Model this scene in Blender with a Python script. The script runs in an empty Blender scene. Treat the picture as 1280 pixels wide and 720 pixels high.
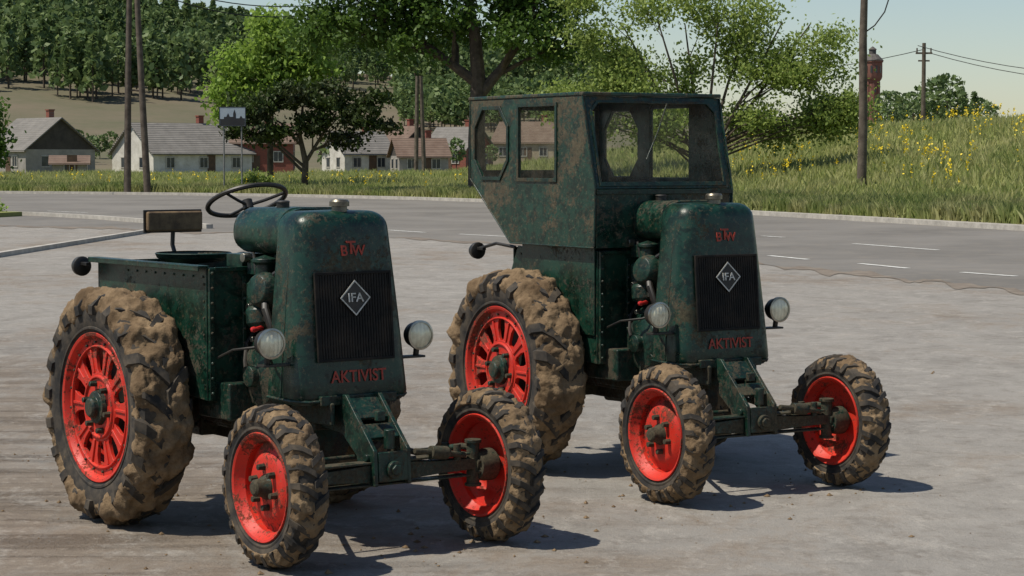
import bpy, bmesh, math, random
import numpy as np
from mathutils import Vector, Matrix, noise, geometry
rad=math.radians
scene=bpy.context.scene
COL=scene.collection
# ------------------------------------------------------------------ materials
def newmat(name):
    m=bpy.data.materials.new(name); m.use_nodes=True
    nt=m.node_tree; nt.nodes.clear()
    out=nt.nodes.new('ShaderNodeOutputMaterial')
    return m,nt,out
def N(nt,t,**kw):
    n=nt.nodes.new(t)
    for k,v in kw.items(): setattr(n,k,v)
    return n
def L(nt,a,b): nt.links.new(a,b)
def noise_n(nt,vec,scale,detail=5,rough=.6,dist=0):
    n=N(nt,'ShaderNodeTexNoise'); n.inputs['Scale'].default_value=scale
    n.inputs['Detail'].default_value=min(detail,7); n.inputs['Roughness'].default_value=rough
    n.inputs['Distortion'].default_value=dist
    if vec is not None: L(nt,vec,n.inputs['Vector'])
    return n.outputs['Fac']
def ramp(nt,fac,a,b):
    n=N(nt,'ShaderNodeMapRange'); n.inputs['From Min'].default_value=a; n.inputs['From Max'].default_value=b
    L(nt,fac,n.inputs['Value']); return n.outputs['Result']
def mix(nt,fac,c1,c2):
    n=N(nt,'ShaderNodeMix',data_type='RGBA')
    for inp,c in ((n.inputs[6],c1),(n.inputs[7],c2)):
        if isinstance(c,(tuple,list)): inp.default_value=(*c[:3],1)
        else: L(nt,c,inp)
    if isinstance(fac,(int,float)): n.inputs[0].default_value=fac
    else: L(nt,fac,n.inputs[0])
    return n.outputs[2]
def math_n(nt,op,a,b=0.0,clamp=False):
    n=N(nt,'ShaderNodeMath',operation=op); n.use_clamp=clamp
    for i,c in enumerate((a,b)):
        if isinstance(c,(int,float)): n.inputs[i].default_value=c
        else: L(nt,c,n.inputs[i])
    return n.outputs[0]
def bump(nt,h,dist,strength=1):
    n=N(nt,'ShaderNodeBump'); n.inputs['Distance'].default_value=dist; n.inputs['Strength'].default_value=strength
    L(nt,h,n.inputs['Height']); return n.outputs['Normal']
def bsdf(nt,out,col,rough,metal=0,normal=None,spec=.5):
    b=N(nt,'ShaderNodeBsdfPrincipled')
    for inp,c in ((b.inputs['Base Color'],col),):
        if isinstance(c,(tuple,list)): inp.default_value=(*c[:3],1)
        else: L(nt,c,inp)
    if isinstance(rough,(int,float)): b.inputs['Roughness'].default_value=rough
    else: L(nt,rough,b.inputs['Roughness'])
    b.inputs['Metallic'].default_value=metal
    b.inputs['Specular IOR Level'].default_value=spec
    if normal is not None: L(nt,normal,b.inputs['Normal'])
    L(nt,b.outputs[0],out.inputs[0]); return b
def objvec(nt,rnd=True):
    tc=N(nt,'ShaderNodeTexCoord')
    if not rnd: return tc.outputs['Object']
    oi=N(nt,'ShaderNodeObjectInfo')
    m=math_n(nt,'MULTIPLY',oi.outputs['Random'],37.0)
    v=N(nt,'ShaderNodeVectorMath',operation='ADD'); L(nt,tc.outputs['Object'],v.inputs[0]); L(nt,m,v.inputs[1])
    return v.outputs[0]
def painted(name,col,dirt=(.085,.066,.038),amt=.5,rough=.27,scale=5,lowmud=True,col2=None,dark=True):
    """worn enamel paint: ragged rust/dust patches, fine chips, dark grime and mud splashed lower down"""
    m,nt,out=newmat(name); v=objvec(nt)
    big=noise_n(nt,v,scale,7,.80,.25)
    fine=noise_n(nt,v,scale*7,5,.78)
    reg=noise_n(nt,v,scale*.30,2,.5)
    geo=N(nt,'ShaderNodeNewGeometry'); sep=N(nt,'ShaderNodeSeparateXYZ'); L(nt,geo.outputs['Position'],sep.inputs[0])
    low=ramp(nt,sep.outputs['Z'],.95,.15)
    s=math_n(nt,'ADD',math_n(nt,'MULTIPLY',big,.42),math_n(nt,'MULTIPLY',fine,.30))
    s=math_n(nt,'ADD',s,math_n(nt,'MULTIPLY',reg,.28))
    if lowmud: s=math_n(nt,'ADD',s,math_n(nt,'MULTIPLY',low,.05))
    th=.625-.17*amt
    mask=ramp(nt,s,th,th+.022)
    haze=ramp(nt,noise_n(nt,v,scale*.6,3,.6),.35,.75)
    c2=col2 or tuple(c*1.8+.002 for c in col)
    base=mix(nt,haze,col,c2)
    if dark:
        g=ramp(nt,noise_n(nt,v,scale*1.8,7,.78,.5),.47,.56)
        base=mix(nt,math_n(nt,'MULTIPLY',g,.78),base,tuple(c*.25 for c in col))
    dcol=mix(nt,ramp(nt,fine,.38,.62),dirt,tuple(c*.35 for c in dirt))
    c=mix(nt,math_n(nt,'MULTIPLY',mask,.85),base,dcol)
    chips=ramp(nt,noise_n(nt,v,scale*6.5,5,.8),.575,.615)
    c=mix(nt,math_n(nt,'MULTIPLY',chips,.55),c,tuple(q*1.25 for q in dirt))
    r=math_n(nt,'ADD',math_n(nt,'MULTIPLY',mask,.5),math_n(nt,'ADD',rough,math_n(nt,'MULTIPLY',haze,.18)),True)
    bsdf(nt,out,c,r,0,bump(nt,math_n(nt,'ADD',s,math_n(nt,'MULTIPLY',mask,.15)),.007,.4),.45)
    return m
def simple(name,c1,c2,rough=.7,scale=8,metal=0,bd=0.0,lo=.35,hi=.65,detail=5,rnd=True,spec=.5):
    m,nt,out=newmat(name); v=objvec(nt,rnd)
    n=noise_n(nt,v,scale,detail,.65)
    c=mix(nt,ramp(nt,n,lo,hi),c1,c2)
    bsdf(nt,out,c,rough,metal,bump(nt,n,bd) if bd else None,spec)
    return m
GREEN=painted('green_paint',(.0040,.0255,.0155),amt=.52,scale=6,dirt=(.085,.068,.038))
GREEN_CAB=painted('green_paint_cab',(.0042,.0275,.0170),amt=.66,scale=6.5,dirt=(.125,.097,.056))
GREEN_MECH=painted('green_paint_mechanical',(.0040,.0235,.015),amt=.66,scale=8,rough=.36)
RED=painted('red_paint',(.50,.020,.010),dirt=(.13,.065,.035),amt=.58,rough=.45,scale=7,lowmud=False,col2=(.60,.034,.014),dark=False)
REDTXT=simple('red_lettering',(.42,.045,.02),(.20,.03,.018),.6,40)
WHITETXT=simple('white_lettering',(.65,.65,.6),(.35,.35,.3),.6,40)
RUBBER=simple('rubber',(.014,.013,.012),(.085,.066,.045),.85,9,bd=.004,lo=.4,hi=.7)
BLACK=simple('black_metal',(.006,.006,.006),(.026,.022,.016),.5,12)
GRILLE=simple('grille_metal',(.005,.005,.0045),(.034,.025,.017),.7,7,lo=.45,hi=.7,spec=.25)
CHROME=simple('worn_chrome',(.45,.44,.40),(.22,.20,.16),.3,14,metal=1)
BRASS=simple('dull_brass',(.22,.20,.15),(.10,.09,.07),.4,20,metal=.7)
WOODTAN=simple('seat_leather',(.19,.125,.06),(.08,.05,.025),.75,16)
HANDLE=simple('red_handle',(.5,.02,.02),(.4,.02,.015),.4,10)
def mudmat():
    m,nt,out=newmat('dried_mud'); v=objvec(nt)
    n=noise_n(nt,v,5,6,.65); f=noise_n(nt,v,38,5,.7)
    c=mix(nt,ramp(nt,n,.35,.62),(.110,.072,.040),(.245,.172,.100))
    c=mix(nt,math_n(nt,'MULTIPLY',ramp(nt,f,.45,.7),.45),c,(.08,.055,.033))
    bsdf(nt,out,c,.95,0,bump(nt,math_n(nt,'ADD',n,math_n(nt,'MULTIPLY',f,.35)),.03,.8),.2)
    return m
MUD=mudmat()
def lampglass():
    m,nt,out=newmat('headlamp_glass'); v=objvec(nt)
    w=N(nt,'ShaderNodeTexWave'); w.inputs['Scale'].default_value=13; L(nt,v,w.inputs['Vector'])
    n=noise_n(nt,v,14,4,.6)
    c=mix(nt,math_n(nt,'MULTIPLY',w.outputs['Fac'],.22),(.80,.76,.56),(.48,.46,.34))
    c=mix(nt,math_n(nt,'MULTIPLY',ramp(nt,n,.42,.7),.6),c,(.30,.24,.14))
    b=bsdf(nt,out,c,.15,.1,bump(nt,w.outputs['Fac'],.002))
    b.inputs['Coat Weight'].default_value=.5
    return m
LAMP=lampglass()
def glassmat():
    m,nt,out=newmat('dusty_glass'); v=objvec(nt)
    tr=N(nt,'ShaderNodeBsdfTransparent'); tr.inputs[0].default_value=(.92,.94,.92,1)
    gl=N(nt,'ShaderNodeBsdfGlossy'); gl.inputs['Roughness'].default_value=.03; gl.inputs[0].default_value=(.7,.7,.7,1)
    df=N(nt,'ShaderNodeBsdfDiffuse'); df.inputs[0].default_value=(.20,.18,.14,1)
    fr=N(nt,'ShaderNodeLayerWeight'); fr.inputs[0].default_value=.12
    m1=N(nt,'ShaderNodeMixShader'); L(nt,math_n(nt,'MULTIPLY',fr.outputs['Fresnel'],.6),m1.inputs[0]); L(nt,tr.outputs[0],m1.inputs[1]); L(nt,gl.outputs[0],m1.inputs[2])
    n=noise_n(nt,v,4.5,6,.75)
    m2=N(nt,'ShaderNodeMixShader'); L(nt,math_n(nt,'ADD',math_n(nt,'MULTIPLY',ramp(nt,n,.45,.72),.22),.05),m2.inputs[0])
    L(nt,m1.outputs[0],m2.inputs[1]); L(nt,df.outputs[0],m2.inputs[2]); L(nt,m2.outputs[0],out.inputs[0])
    return m
GLASS=glassmat()
def leafmat(name,c1,c2,trans=.35,c3=None):
    m,nt,out=newmat(name)
    geo=N(nt,'ShaderNodeNewGeometry')
    r=geo.outputs['Random Per Island']
    c=mix(nt,r,c1,c2)
    if c3:
        tc=N(nt,'ShaderNodeTexCoord')
        n=noise_n(nt,tc.outputs['Object'],.55,2,.5)
        c=mix(nt,ramp(nt,n,.4,.62),c,c3)
    b=N(nt,'ShaderNodeBsdfPrincipled'); L(nt,c,b.inputs['Base Color']); b.inputs['Roughness'].default_value=.55
    b.inputs['Specular IOR Level'].default_value=.3
    t=N(nt,'ShaderNodeBsdfTranslucent'); L(nt,c,t.inputs[0])
    ms=N(nt,'ShaderNodeMixShader'); ms.inputs[0].default_value=trans
    L(nt,b.outputs[0],ms.inputs[1]); L(nt,t.outputs[0],ms.inputs[2]); L(nt,ms.outputs[0],out.inputs[0])
    return m
BARK=simple('bark',(.045,.034,.024),(.11,.085,.06),.95,3,bd=.05,detail=7)
POLEWOOD=simple('pole_wood',(.06,.045,.033),(.13,.105,.08),.9,2.5,bd=.02)
# ------------------------------------------------------------------ mesh builder
class MB:
    def __init__(s): s.v=[]; s.f=[]
    def add(s,vs,fs,M=None):
        o=len(s.v)
        s.v+= [tuple(M@Vector(p)) if M is not None else tuple(p) for p in vs]
        s.f+= [tuple(i+o for i in f) for f in fs]
    def box(s,c,d,M=None):
        x,y,z=c; a,b,h=d[0]/2,d[1]/2,d[2]/2
        vs=[(x-a,y-b,z-h),(x+a,y-b,z-h),(x+a,y+b,z-h),(x-a,y+b,z-h),(x-a,y-b,z+h),(x+a,y-b,z+h),(x+a,y+b,z+h),(x-a,y+b,z+h)]
        s.add(vs,[(0,3,2,1),(4,5,6,7),(0,1,5,4),(1,2,6,5),(2,3,7,6),(3,0,4,7)],M)
    def lathe(s,prof,c,axis,n=32,cap=False):
        d=Vector(axis).normalized(); e1=d.orthogonal().normalized(); e2=d.cross(e1); c=Vector(c)
        vs=[];fs=[]
        for a,r in prof:
            for i in range(n):
                t=2*math.pi*i/n
                vs.append(c+d*a+(e1*math.cos(t)+e2*math.sin(t))*max(r,1e-4))
        for k in range(len(prof)-1):
            for i in range(n):
                j=(i+1)%n
                fs.append((k*n+i,k*n+j,(k+1)*n+j,(k+1)*n+i))
        if cap:
            fs.append(tuple(range(n))); fs.append(tuple((len(prof)-1)*n+i for i in range(n)))
        s.add(vs,fs)
    def cyl(s,p0,p1,r0,r1=None,n=16):
        p0=Vector(p0);p1=Vector(p1); r1=r0 if r1 is None else r1
        s.lathe([(0,r0),((p1-p0).length,r1)],p0,p1-p0,n,True)
    def tube(s,pts,r,n=10):
        pts=[Vector(p) for p in pts]; k=len(pts); vs=[];fs=[]
        rs=r if isinstance(r,(list,tuple)) else [r]*k
        ref=None
        for i,p in enumerate(pts):
            d=(pts[min(i+1,k-1)]-pts[max(i-1,0)]).normalized()
            if ref is None: ref=d.orthogonal().normalized()
            e1=(ref-d*ref.dot(d)); e1=e1.normalized() if e1.length>1e-5 else d.orthogonal().normalized(); ref=e1; e2=d.cross(e1)
            for j in range(n):
                t=2*math.pi*j/n; vs.append(p+(e1*math.cos(t)+e2*math.sin(t))*rs[i])
        for i in range(k-1):
            for j in range(n):
                q=(j+1)%n; fs.append((i*n+j,i*n+q,(i+1)*n+q,(i+1)*n+j))
        fs.append(tuple(range(n))); fs.append(tuple((k-1)*n+j for j in range(n)))
        s.add(vs,fs)
    def plate(s,outer,holes,M,t):
        """flat plate in local XY with holes, thickness t along local Z (t=0: single sheet)"""
        loops=[outer]+list(holes)
        flat=[p for l in loops for p in l]; n=len(flat)
        tris=geometry.tessellate_polygon([[Vector((p[0],p[1],0)) for p in l] for l in loops])
        if t==0:
            s.add([(p[0],p[1],0) for p in flat],[tuple(q) for q in tris],M); return
        vs=[(p[0],p[1],0) for p in flat]+[(p[0],p[1],t) for p in flat]
        fs=[tuple(q) for q in tris]+[tuple(i+n for i in q) for q in tris]
        o=0
        for l in loops:
            k=len(l)
            for i in range(k):
                j=(i+1)%k; fs.append((o+i,o+j,o+j+n,o+i+n))
            o+=k
        s.add(vs,fs,M)
    def finish(s,name,mat,parent=None,bevel=0,segs=2,ang=35,loc=None):
        me=bpy.data.meshes.new(name); me.from_pydata(s.v,[],s.f); me.update()
        bm=bmesh.new(); bm.from_mesh(me); bmesh.ops.recalc_face_normals(bm,faces=bm.faces[:]); bm.to_mesh(me); bm.free()
        for p in me.polygons: p.use_smooth=True
        ob=bpy.data.objects.new(name,me); COL.objects.link(ob)
        me.materials.append(mat)
        if bevel:
            b=ob.modifiers.new('bevel','BEVEL'); b.width=bevel; b.segments=segs; b.limit_method='ANGLE'; b.angle_limit=rad(32); b.harden_normals=True
        else: me.set_sharp_from_angle(angle=rad(ang))
        if parent: ob.parent=parent
        if loc: ob.location=loc
        return ob
def empty(name,loc=(0,0,0),rz=0):
    e=bpy.data.objects.new(name,None); e.empty_display_size=.3; COL.objects.link(e); e.location=loc; e.rotation_euler=(0,0,rz); return e
MYZ=lambda x: Matrix(((0,0,1,x),(1,0,0,0),(0,1,0,0),(0,0,0,1)))  # local (a,b,t)->(x+t, a, b)
MXZ=lambda y: Matrix(((1,0,0,0),(0,0,1,y),(0,1,0,0),(0,0,0,1)))  # local (a,b,t)->(a, y+t, b)
# ------------------------------------------------------------------ wheels
def tyre(parent,nm,x,y,R,w,rr,n,lh,mudamt,seed,skew,hwa,bias):
    Rc=R-lh; zc=R
    half=[(.0,Rc),(.25*w,Rc-.006),(.42*w,Rc-.022),(.485*w,Rc-.07),(.5*w,(rr+Rc)/2),(.45*w,rr+.03),(.38*w,rr)]
    prof=[(-a,r) for a,r in reversed(half)]+half[1:]
    m=MB(); m.lathe(prof,(x,y,zc),(1,0,0),72)
    P=lambda a,r,t:(x+a,y+r*math.sin(t),zc+r*math.cos(t))
    path=[(-.03*w,Rc,0,0,1),(.22*w,Rc-.005,.5,0,1),(.40*w,Rc-.02,.82,.35,.93),(.475*w,Rc-.06,.95,.93,.35),(.495*w,Rc-.10*R/.65,1.0,1,.1)]
    for sd in (-1,1):
        for i in range(n):
            th=2*math.pi*(i+(.5 if sd>0 else 0))/n
            vs=[];fs=[]
            for k,(a,r,t,na,nr) in enumerate(path):
                hh=lh*(.55 if k==4 else 1)
                tt=th+skew*t
                for off,hgt in ((-hwa*1.25,-.01),(-hwa*.8,hh),(hwa*.8,hh),(hwa*1.25,-.01)):
                    vs.append(P(sd*(a+na*hgt),r+nr*hgt,tt+off))
            for k in range(len(path)-1):
                o=k*4
                for q in range(3): fs.append((o+q,o+q+1,o+4+q+1,o+4+q))
            fs.append((0,1,2,3)); o=(len(path)-1)*4; fs.append((o,o+1,o+2,o+3))
            m.add(vs,fs)
    for sd in (-1,1):
        m.lathe([(sd*.455*w,rr+.028),(sd*.475*w,rr+.032),(sd*.475*w,rr+.042),(sd*.46*w,rr+.046)],(x,y,zc),(1,0,0),64)
    m.finish(nm+'_tyre',RUBBER,parent,ang=40)
    dense=[]
    for k in range(len(prof)-1):
        for q in range(6): 
            f=q/6; dense.append((prof[k][0]*(1-f)+prof[k+1][0]*f, prof[k][1]*(1-f)+prof[k+1][1]*f))
    dense.append(prof[-1]); K=len(dense); na_=340
    vs=[];fs=[]
    so=Vector((seed*13.1,seed*7.7,seed*3.3))
    for i in range(na_):
        t=2*math.pi*i/na_
        for k,(a,r) in enumerate(dense):
            s=abs(k/(K-1)*2-1)
            nrm_a=0 if s<.3 else min(1,(s-.3)/.35); nrm_r=math.sqrt(max(0,1-nrm_a**2)); nrm_a*=1 if a>0 else -1
            p=Vector(P(a,r,t))
            f=noise.fractal((p+so)*(4.6*.65/R),1.0,2.1,4)*.60+noise.fractal((p+so)*(16*.65/R),1.0,2.1,3)*.34+noise.noise((p+so)*55)*.10
            f+= .16*math.sin(2*math.pi*(t/(2*math.pi)*n - s*skew*n/6.28*1.6))*(1 if s>.2 else .6)
            off=-.004+mudamt*(f+bias)
            if s>.50: off-= (s-.50)*mudamt*3.9
            off=max(off,-.02)
            q=Vector(P(a+nrm_a*off,r+nrm_r*off,t)); q.z=max(q.z,.003)
            vs.append(q)
    for i in range(na_):
        j=(i+1)%na_
        for k in range(K-1): fs.append((i*K+k,j*K+k,j*K+k+1,i*K+k+1))
    m=MB(); m.add(vs,fs); m.finish(nm+'_caked_mud',MUD,parent,ang=180)
def ring_nuts(m,x0,x1,y,z,R,r,n,ph=0,sides=6):
    for i in range(n):
        t=2*math.pi*i/n+ph
        m.cyl((x0,y+R*math.sin(t),z+R*math.cos(t)),(x1,y+R*math.sin(t),z+R*math.cos(t)),r,r*.85,sides)
def rear_wheel(p,sd,seed):
    x=sd*.66; y=1.70; R=.645; w=.30; rr=.40
    tyre(p,'rear',x,y,R,w,rr,20,.032,.060,seed,.26,.060,.57)
    m=MB()
    o=sd
    m.lathe([(-.13,.395),(-.135,.412),(-.125,.416),(-.11,.395),(-.06,.375),(.06,.375),(.11,.395),(.125,.416),(.135,.412),(.13,.395),(.108,.381),(.06,.362),(-.06,.362),(-.108,.381),(-.13,.395)],(x,y,R),(1,0,0),56)
    xd=x+o*.088
    def ringx(r0,r1,xa,xb,n=56): m.lathe([(xa,r0),(xb,r0),(xb,r1),(xa,r1),(xa,r0)],(0,y,R),(1,0,0),n)
    ringx(.328,.380,xd-.012,xd+.012); ringx(.10,.190,xd-.016,xd+.016)
    m.lathe([(xd+o*.012,.328),(xd+o*.024,.331),(xd+o*.024,.339),(xd+o*.012,.343)],(0,y,R),(1,0,0),56)
    m.lathe([(xd+o*.015,.158),(xd+o*.028,.162),(xd+o*.028,.172),(xd+o*.015,.178)],(0,y,R),(1,0,0),48)
    for i in range(10):
        t=2*math.pi*(i+.5)/10
        M=Matrix.Translation((xd,y,R))@Matrix.Rotation(t,4,'X')
        vs=[]
        for (zz,hw,hx) in ((.184,.046,.012),(.205,.036,.011),(.27,.043,.011),(.310,.060,.010),(.334,.088,.0095)):
            vs+=[(-hx,-hw,zz),(hx,-hw,zz),(hx,hw,zz),(-hx,hw,zz)]
        m.add(vs,[(0,1,2,3),(16,19,18,17)]+[(k+q,k+4+q,k+4+(q+1)%4,k+(q+1)%4) for k in (0,4,8,12) for q in range(4)],M)
        m.box((o*.014,0,.258),(.012,.016,.13),M)
    m.finish('rear_wheel_rim',RED,p,.003)
    m=MB()
    m.lathe([(0,.0),(0,.095),(o*.03,.09),(o*.035,.06),(o*.06,.055),(o*.07,.045),(o*.072,0)],(xd+o*.012,y,R),(1,0,0),28)
    ring_nuts(m,xd+o*.010,xd+o*.055,y,R,.132,.019,6,.3)
    ring_nuts(m,xd+o*.02,xd+o*.045,y,R,.075,.012,6,0)
    ring_nuts(m,xd+o*.008,xd+o*.024,y,R,.357,.009,20,.1)
    m.finish('rear_wheel_hub',GREEN_MECH,p,.003)
    m=MB(); m.lathe([(-o*.06,0),(-o*.06,.30),(-o*.02,.30),(-o*.02,0)],(x-o*.0,y,R),(1,0,0),32); m.finish('rear_brake_drum',BLACK,p,.004)
def front_wheel(p,sd,seed,steer=0):
    x=sd*.65; y=0; R=.405; w=.185; rr=.255
    tyre(p,'front',x,y,R,w,rr,24,.017,.034,seed,.16,.048,.30)
    o=sd; m=MB()
    m.lathe([(-.082,.256),(-.088,.268),(-.078,.272),(-.066,.258),(-.035,.235),(.035,.235),(.066,.258),(.078,.272),(.088,.268),(.082,.256),(.064,.247),(.035,.224),(-.035,.224),(-.064,.247),(-.082,.256)],(x,y,R),(1,0,0),48)
    m.lathe([(.0,.23),(.012*o,.20),(.02*o,.18),(.040*o,.160),(.045*o,.14),(.045*o,.05),(.033*o,.05),(.033*o,.14),(.026*o,.155),(.008*o,.175),(0,.195),(-.012*o,.23)],(x,y,R),(1,0,0),48)
    m.finish('front_wheel_rim',RED,p,.002)
    m=MB()
    m.lathe([(-.02*o,0),(-.02*o,.06),(.0,.064),(.010*o,.06),(.03*o,.046),(.065*o,.042),(.075*o,.03),(.078*o,0)],(x+o*.045,y,R),(1,0,0),24)
    ring_nuts(m,x+o*.040,x+o*.082,y,R,.100,.019,6,.2)
    m.lathe([(0,0),(0,.075),(.05*o,.085),(.10*o,.085),(.10*o,0)],(x-o*.09,y,R),(1,0,0),28)
    ring_nuts(m,x-o*.105,x-o*.09,y,R,.055,.010,6)
    m.finish('front_wheel_hub',GREEN_MECH,p,.003)
# ------------------------------------------------------------------ tractor
def text(p,body,x,y,z,size,mat,name,sx=1,tilt=85.2,bold=.0015):
    cu=bpy.data.curves.new(name,'FONT'); cu.body=body; cu.size=size; cu.align_x='CENTER'; cu.align_y='CENTER'; cu.extrude=.002; cu.offset=bold
    cu.materials.append(mat)
    o=bpy.data.objects.new(name,cu); COL.objects.link(o); o.parent=p; o.location=(x,y,z); o.rotation_euler=(rad(tilt),0,0); o.scale=(sx,1,1)
YF=lambda z:.268+.082*(z-.77)/.95
def shell_ring(hw,y0,y1,rf,rb,z,bul=.012):
    pts=[]
    def arc(cx,cy,r,a0,a1,n=8):
        for i in range(n+1):
            a=rad(a0+(a1-a0)*i/n); pts.append((cx+r*math.cos(a),cy+r*math.sin(a),z))
    arc(-hw+rf,y0+rf,rf,180,270)
    for i in range(1,8):
        x=(-hw+rf)+(2*hw-2*rf)*i/8; q=x/(hw-rf); pts.append((x,y0-bul*(1-q*q),z))
    arc(hw-rf,y0+rf,rf,270,360)
    arc(hw-rb,y1-rb,rb,0,90,4); arc(-hw+rb,y1-rb,rb,90,180,4)
    return pts
def tractor(name,loc,a,cab,seed):
    p=empty(name,(loc[0],loc[1],0),a)
    m=MB(); rings=[]
    for z,ins in [(.745,.03),(.765,.008),(.79,0)]+[(.79+.865*i/12,0) for i in range(1,13)]+[(1.655+.08*math.sin(rad(t)),.08*(1-math.cos(rad(t)))) for t in (15,30,45,60,75,88)]:
        tt=(z-.77)/.96; hw=.350-.060*tt-.018*tt*tt
        rings.append(shell_ring(hw-ins,YF(z)+ins*.9,.60-ins*.15,max(.02,.085-ins*.4),.03,z))
    n=len(rings[0]); vs=[q for r in rings for q in r]
    fs=[(k*n+i,k*n+(i+1)%n,(k+1)*n+(i+1)%n,(k+1)*n+i) for k in range(len(rings)-1) for i in range(n)]
    c=len(vs); vs.append((0,.47,1.742)); fs+=[((len(rings)-1)*n+i,(len(rings)-1)*n+(i+1)%n,c) for i in range(n)]
    fs.append(tuple(range(n)))
    m.add(vs,fs); m.finish('radiator_shell',GREEN,p,ang=60)
    m=MB()
    for s in (-1,1):
        m.tube([(s*(.352-.060*t-.018*t*t),.445,.78+.88*t) for t in [i/10 for i in range(11)]],.004,6)
        m.box((s*.24,.598,1.2),(.05,.012,.8))
    m.tube([(-.350,.58,.775),(-.353,.45,.772),(-.350,.34,.77),(-.285,.262,.768),(0,.25,.768),(.285,.262,.768),(.350,.34,.77),(.353,.45,.772),(.350,.58,.775)],.008,8)
    m.finish('shell_seams',GREEN_MECH,p)
    m=MB(); rings=[]
    def tr(y,ins,hw=.235,z0=1.50,z1=1.745):
        pts=[]; r=.11
        hw-=ins; z0+=ins; z1-=ins
        for cx,cz,a0,rr_ in ((hw-r,z1-r,0,r),(-hw+r,z1-r,90,r),(-hw+r*.8,z0+r*.8,180,r*.8),(hw-r*.8,z0+r*.8,270,r*.8)):
            for i in range(7):
                t=rad(a0+90*i/6); pts.append((cx+rr_*math.cos(t),y,cz+rr_*math.sin(t)))
        return pts
    R_=[(.60,0),(.64,0),(.645,-.006),(.67,-.006),(.675,0),(.80,0),(.95,0),(1.10,0),(1.15,.01),(1.18,.03),(1.195,.06)]
    rings=[tr(y,i) for y,i in R_]; n=28
    m.add([q for r in rings for q in r],[(k*n+i,k*n+(i+1)%n,(k+1)*n+(i+1)%n,(k+1)*n+i) for k in range(len(rings)-1) for i in range(n)]+[tuple(range(n)),tuple((len(rings)-1)*n+i for i in range(n))])
    m.finish('fuel_tank',GREEN,p,ang=50)
    m=MB()
    m.lathe([(0,0),(0,.042),(.03,.040),(.032,.052),(.055,.052),(.066,.044),(.07,0)],(0,.43,1.728),(0,0,1),24)
    m.finish('radiator_cap',BRASS,p)
    m=MB()
    m.lathe([(0,0),(0,.035),(.03,.035),(.032,.04),(.04,.03),(.042,0)],(-.05,.92,1.742),(0,0,1),20); m.finish('fuel_cap',BLACK,p)
    zc=1.195; T=Matrix.Translation((0,YF(zc)-.012,zc))@Matrix.Rotation(-rad(4.9),4,'X')
    m=MB(); m.box((0,.002,0),(.455,.012,.45),T); 
    m.finish('grille_backing',BLACK,p)
    m=MB()
    for i in range(27):
        x=-.214+.428*i/26
        m.box((x,-.006,0),(.0100,.007,.43),T)
    for zz in (-.15,0,.15): m.box((0,-.005,zz),(.43,.006,.006),T)
    fr=[(-.232,-.23),(.232,-.23),(.232,.23),(-.232,.23)]; ho=[(-.218,-.216),(.218,-.216),(.218,.216),(-.218,.216)]
    m.plate(fr,[ho],T@MXZ(-.014),.012)
    m.finish('grille',GRILLE,p,.002,1)
    T2=Matrix.Translation((0,YF(1.29)-.034,1.29))@Matrix.Rotation(-rad(4.9),4,'X')
    m=MB(); m.plate([(-.092,0),(0,-.092),(.092,0),(0,.092)],[],T2@MXZ(.0),.006); m.finish('emblem_plate',BLACK,p)
    m=MB(); m.plate([(-.092,0),(0,-.092),(.092,0),(0,.092)],[[(-.083,0),(0,-.083),(.083,0),(0,.083)]],T2@MXZ(-.003),.0025); m.finish('emblem_border',WHITETXT,p)
    text(p,'IFA',0,YF(1.29)-.038,1.29,.066,WHITETXT,'emblem_letters',1.05,bold=.0005)
    yb=YF(1.54)-.0155
    text(p,'B',-.042,yb,1.53,.075,REDTXT,'badge_letters'); text(p,'T',0,yb-.001,1.545,.095,REDTXT,'badge_letters'); text(p,'W',.046,yb,1.53,.075,REDTXT,'badge_letters')
    text(p,'AKTIVIST',.01,YF(.88)-.0155,.885,.088,REDTXT,'name_letters',.93,bold=.001)
    for s in (-1,1):
        cx=s*.455; 
        m=MB(); m.lathe([(-.10,0),(-.095,.02),(-.08,.045),(-.05,.064),(-.01,.072),(.0,.078),(.016,.078),(.018,.070)],(cx,.37,1.07),(0,-1,0),30)
        m.box((s*.40,.40,.955),(.19,.07,.012)); m.cyl((cx,.40,.955),(cx,.39,1.01),.016)
        m.finish('headlamp_body',BLACK,p,.002)
        m=MB(); m.lathe([(.010,.079),(.022,.079),(.024,.068),(.019,.068)],(cx,.37,1.07),(0,-1,0),30); m.finish('headlamp_bezel',CHROME,p)
        m=MB(); m.lathe([(.018,.069),(.026,.05),(.031,.025),(.033,0)],(cx,.37,1.07),(0,-1,0),30); m.finish('headlamp_lens',LAMP,p)
    m=MB()
    m.box((0,.75,.69),(.30,.62,.19)); m.box((0,1.42,.76),(.40,.90,.46)); m.box((0,1.75,.66),(.44,.40,.40))
    m.cyl((-.56,1.7,.655),(.56,1.7,.655),.11,n=28)
    for s in (-1,1):
        m.lathe([(0,.17),(.03,.17),(.05,.12),(.2,.1)],(s*.20,1.7,.655),(s,0,0),28)
        m.box((s*.20,1.2,.60),(.035,1.0,.10)); m.box((s*.17,.45,.70),(.03,.45,.12))
        m.box((s*.30,1.05,.72),(.22,.35,.20))
    m.box((0,1.35,.50),(.22,.6,.10))
    m.finish('gearbox_and_frame',GREEN_MECH,p,.012)
    m=MB()
    m.box((0,.81,1.10),(.30,.36,.66)); m.box((0,.78,1.44),(.24,.26,.12))
    m.finish('engine_block',GREEN_MECH,p,.015)
    m=MB()
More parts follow.
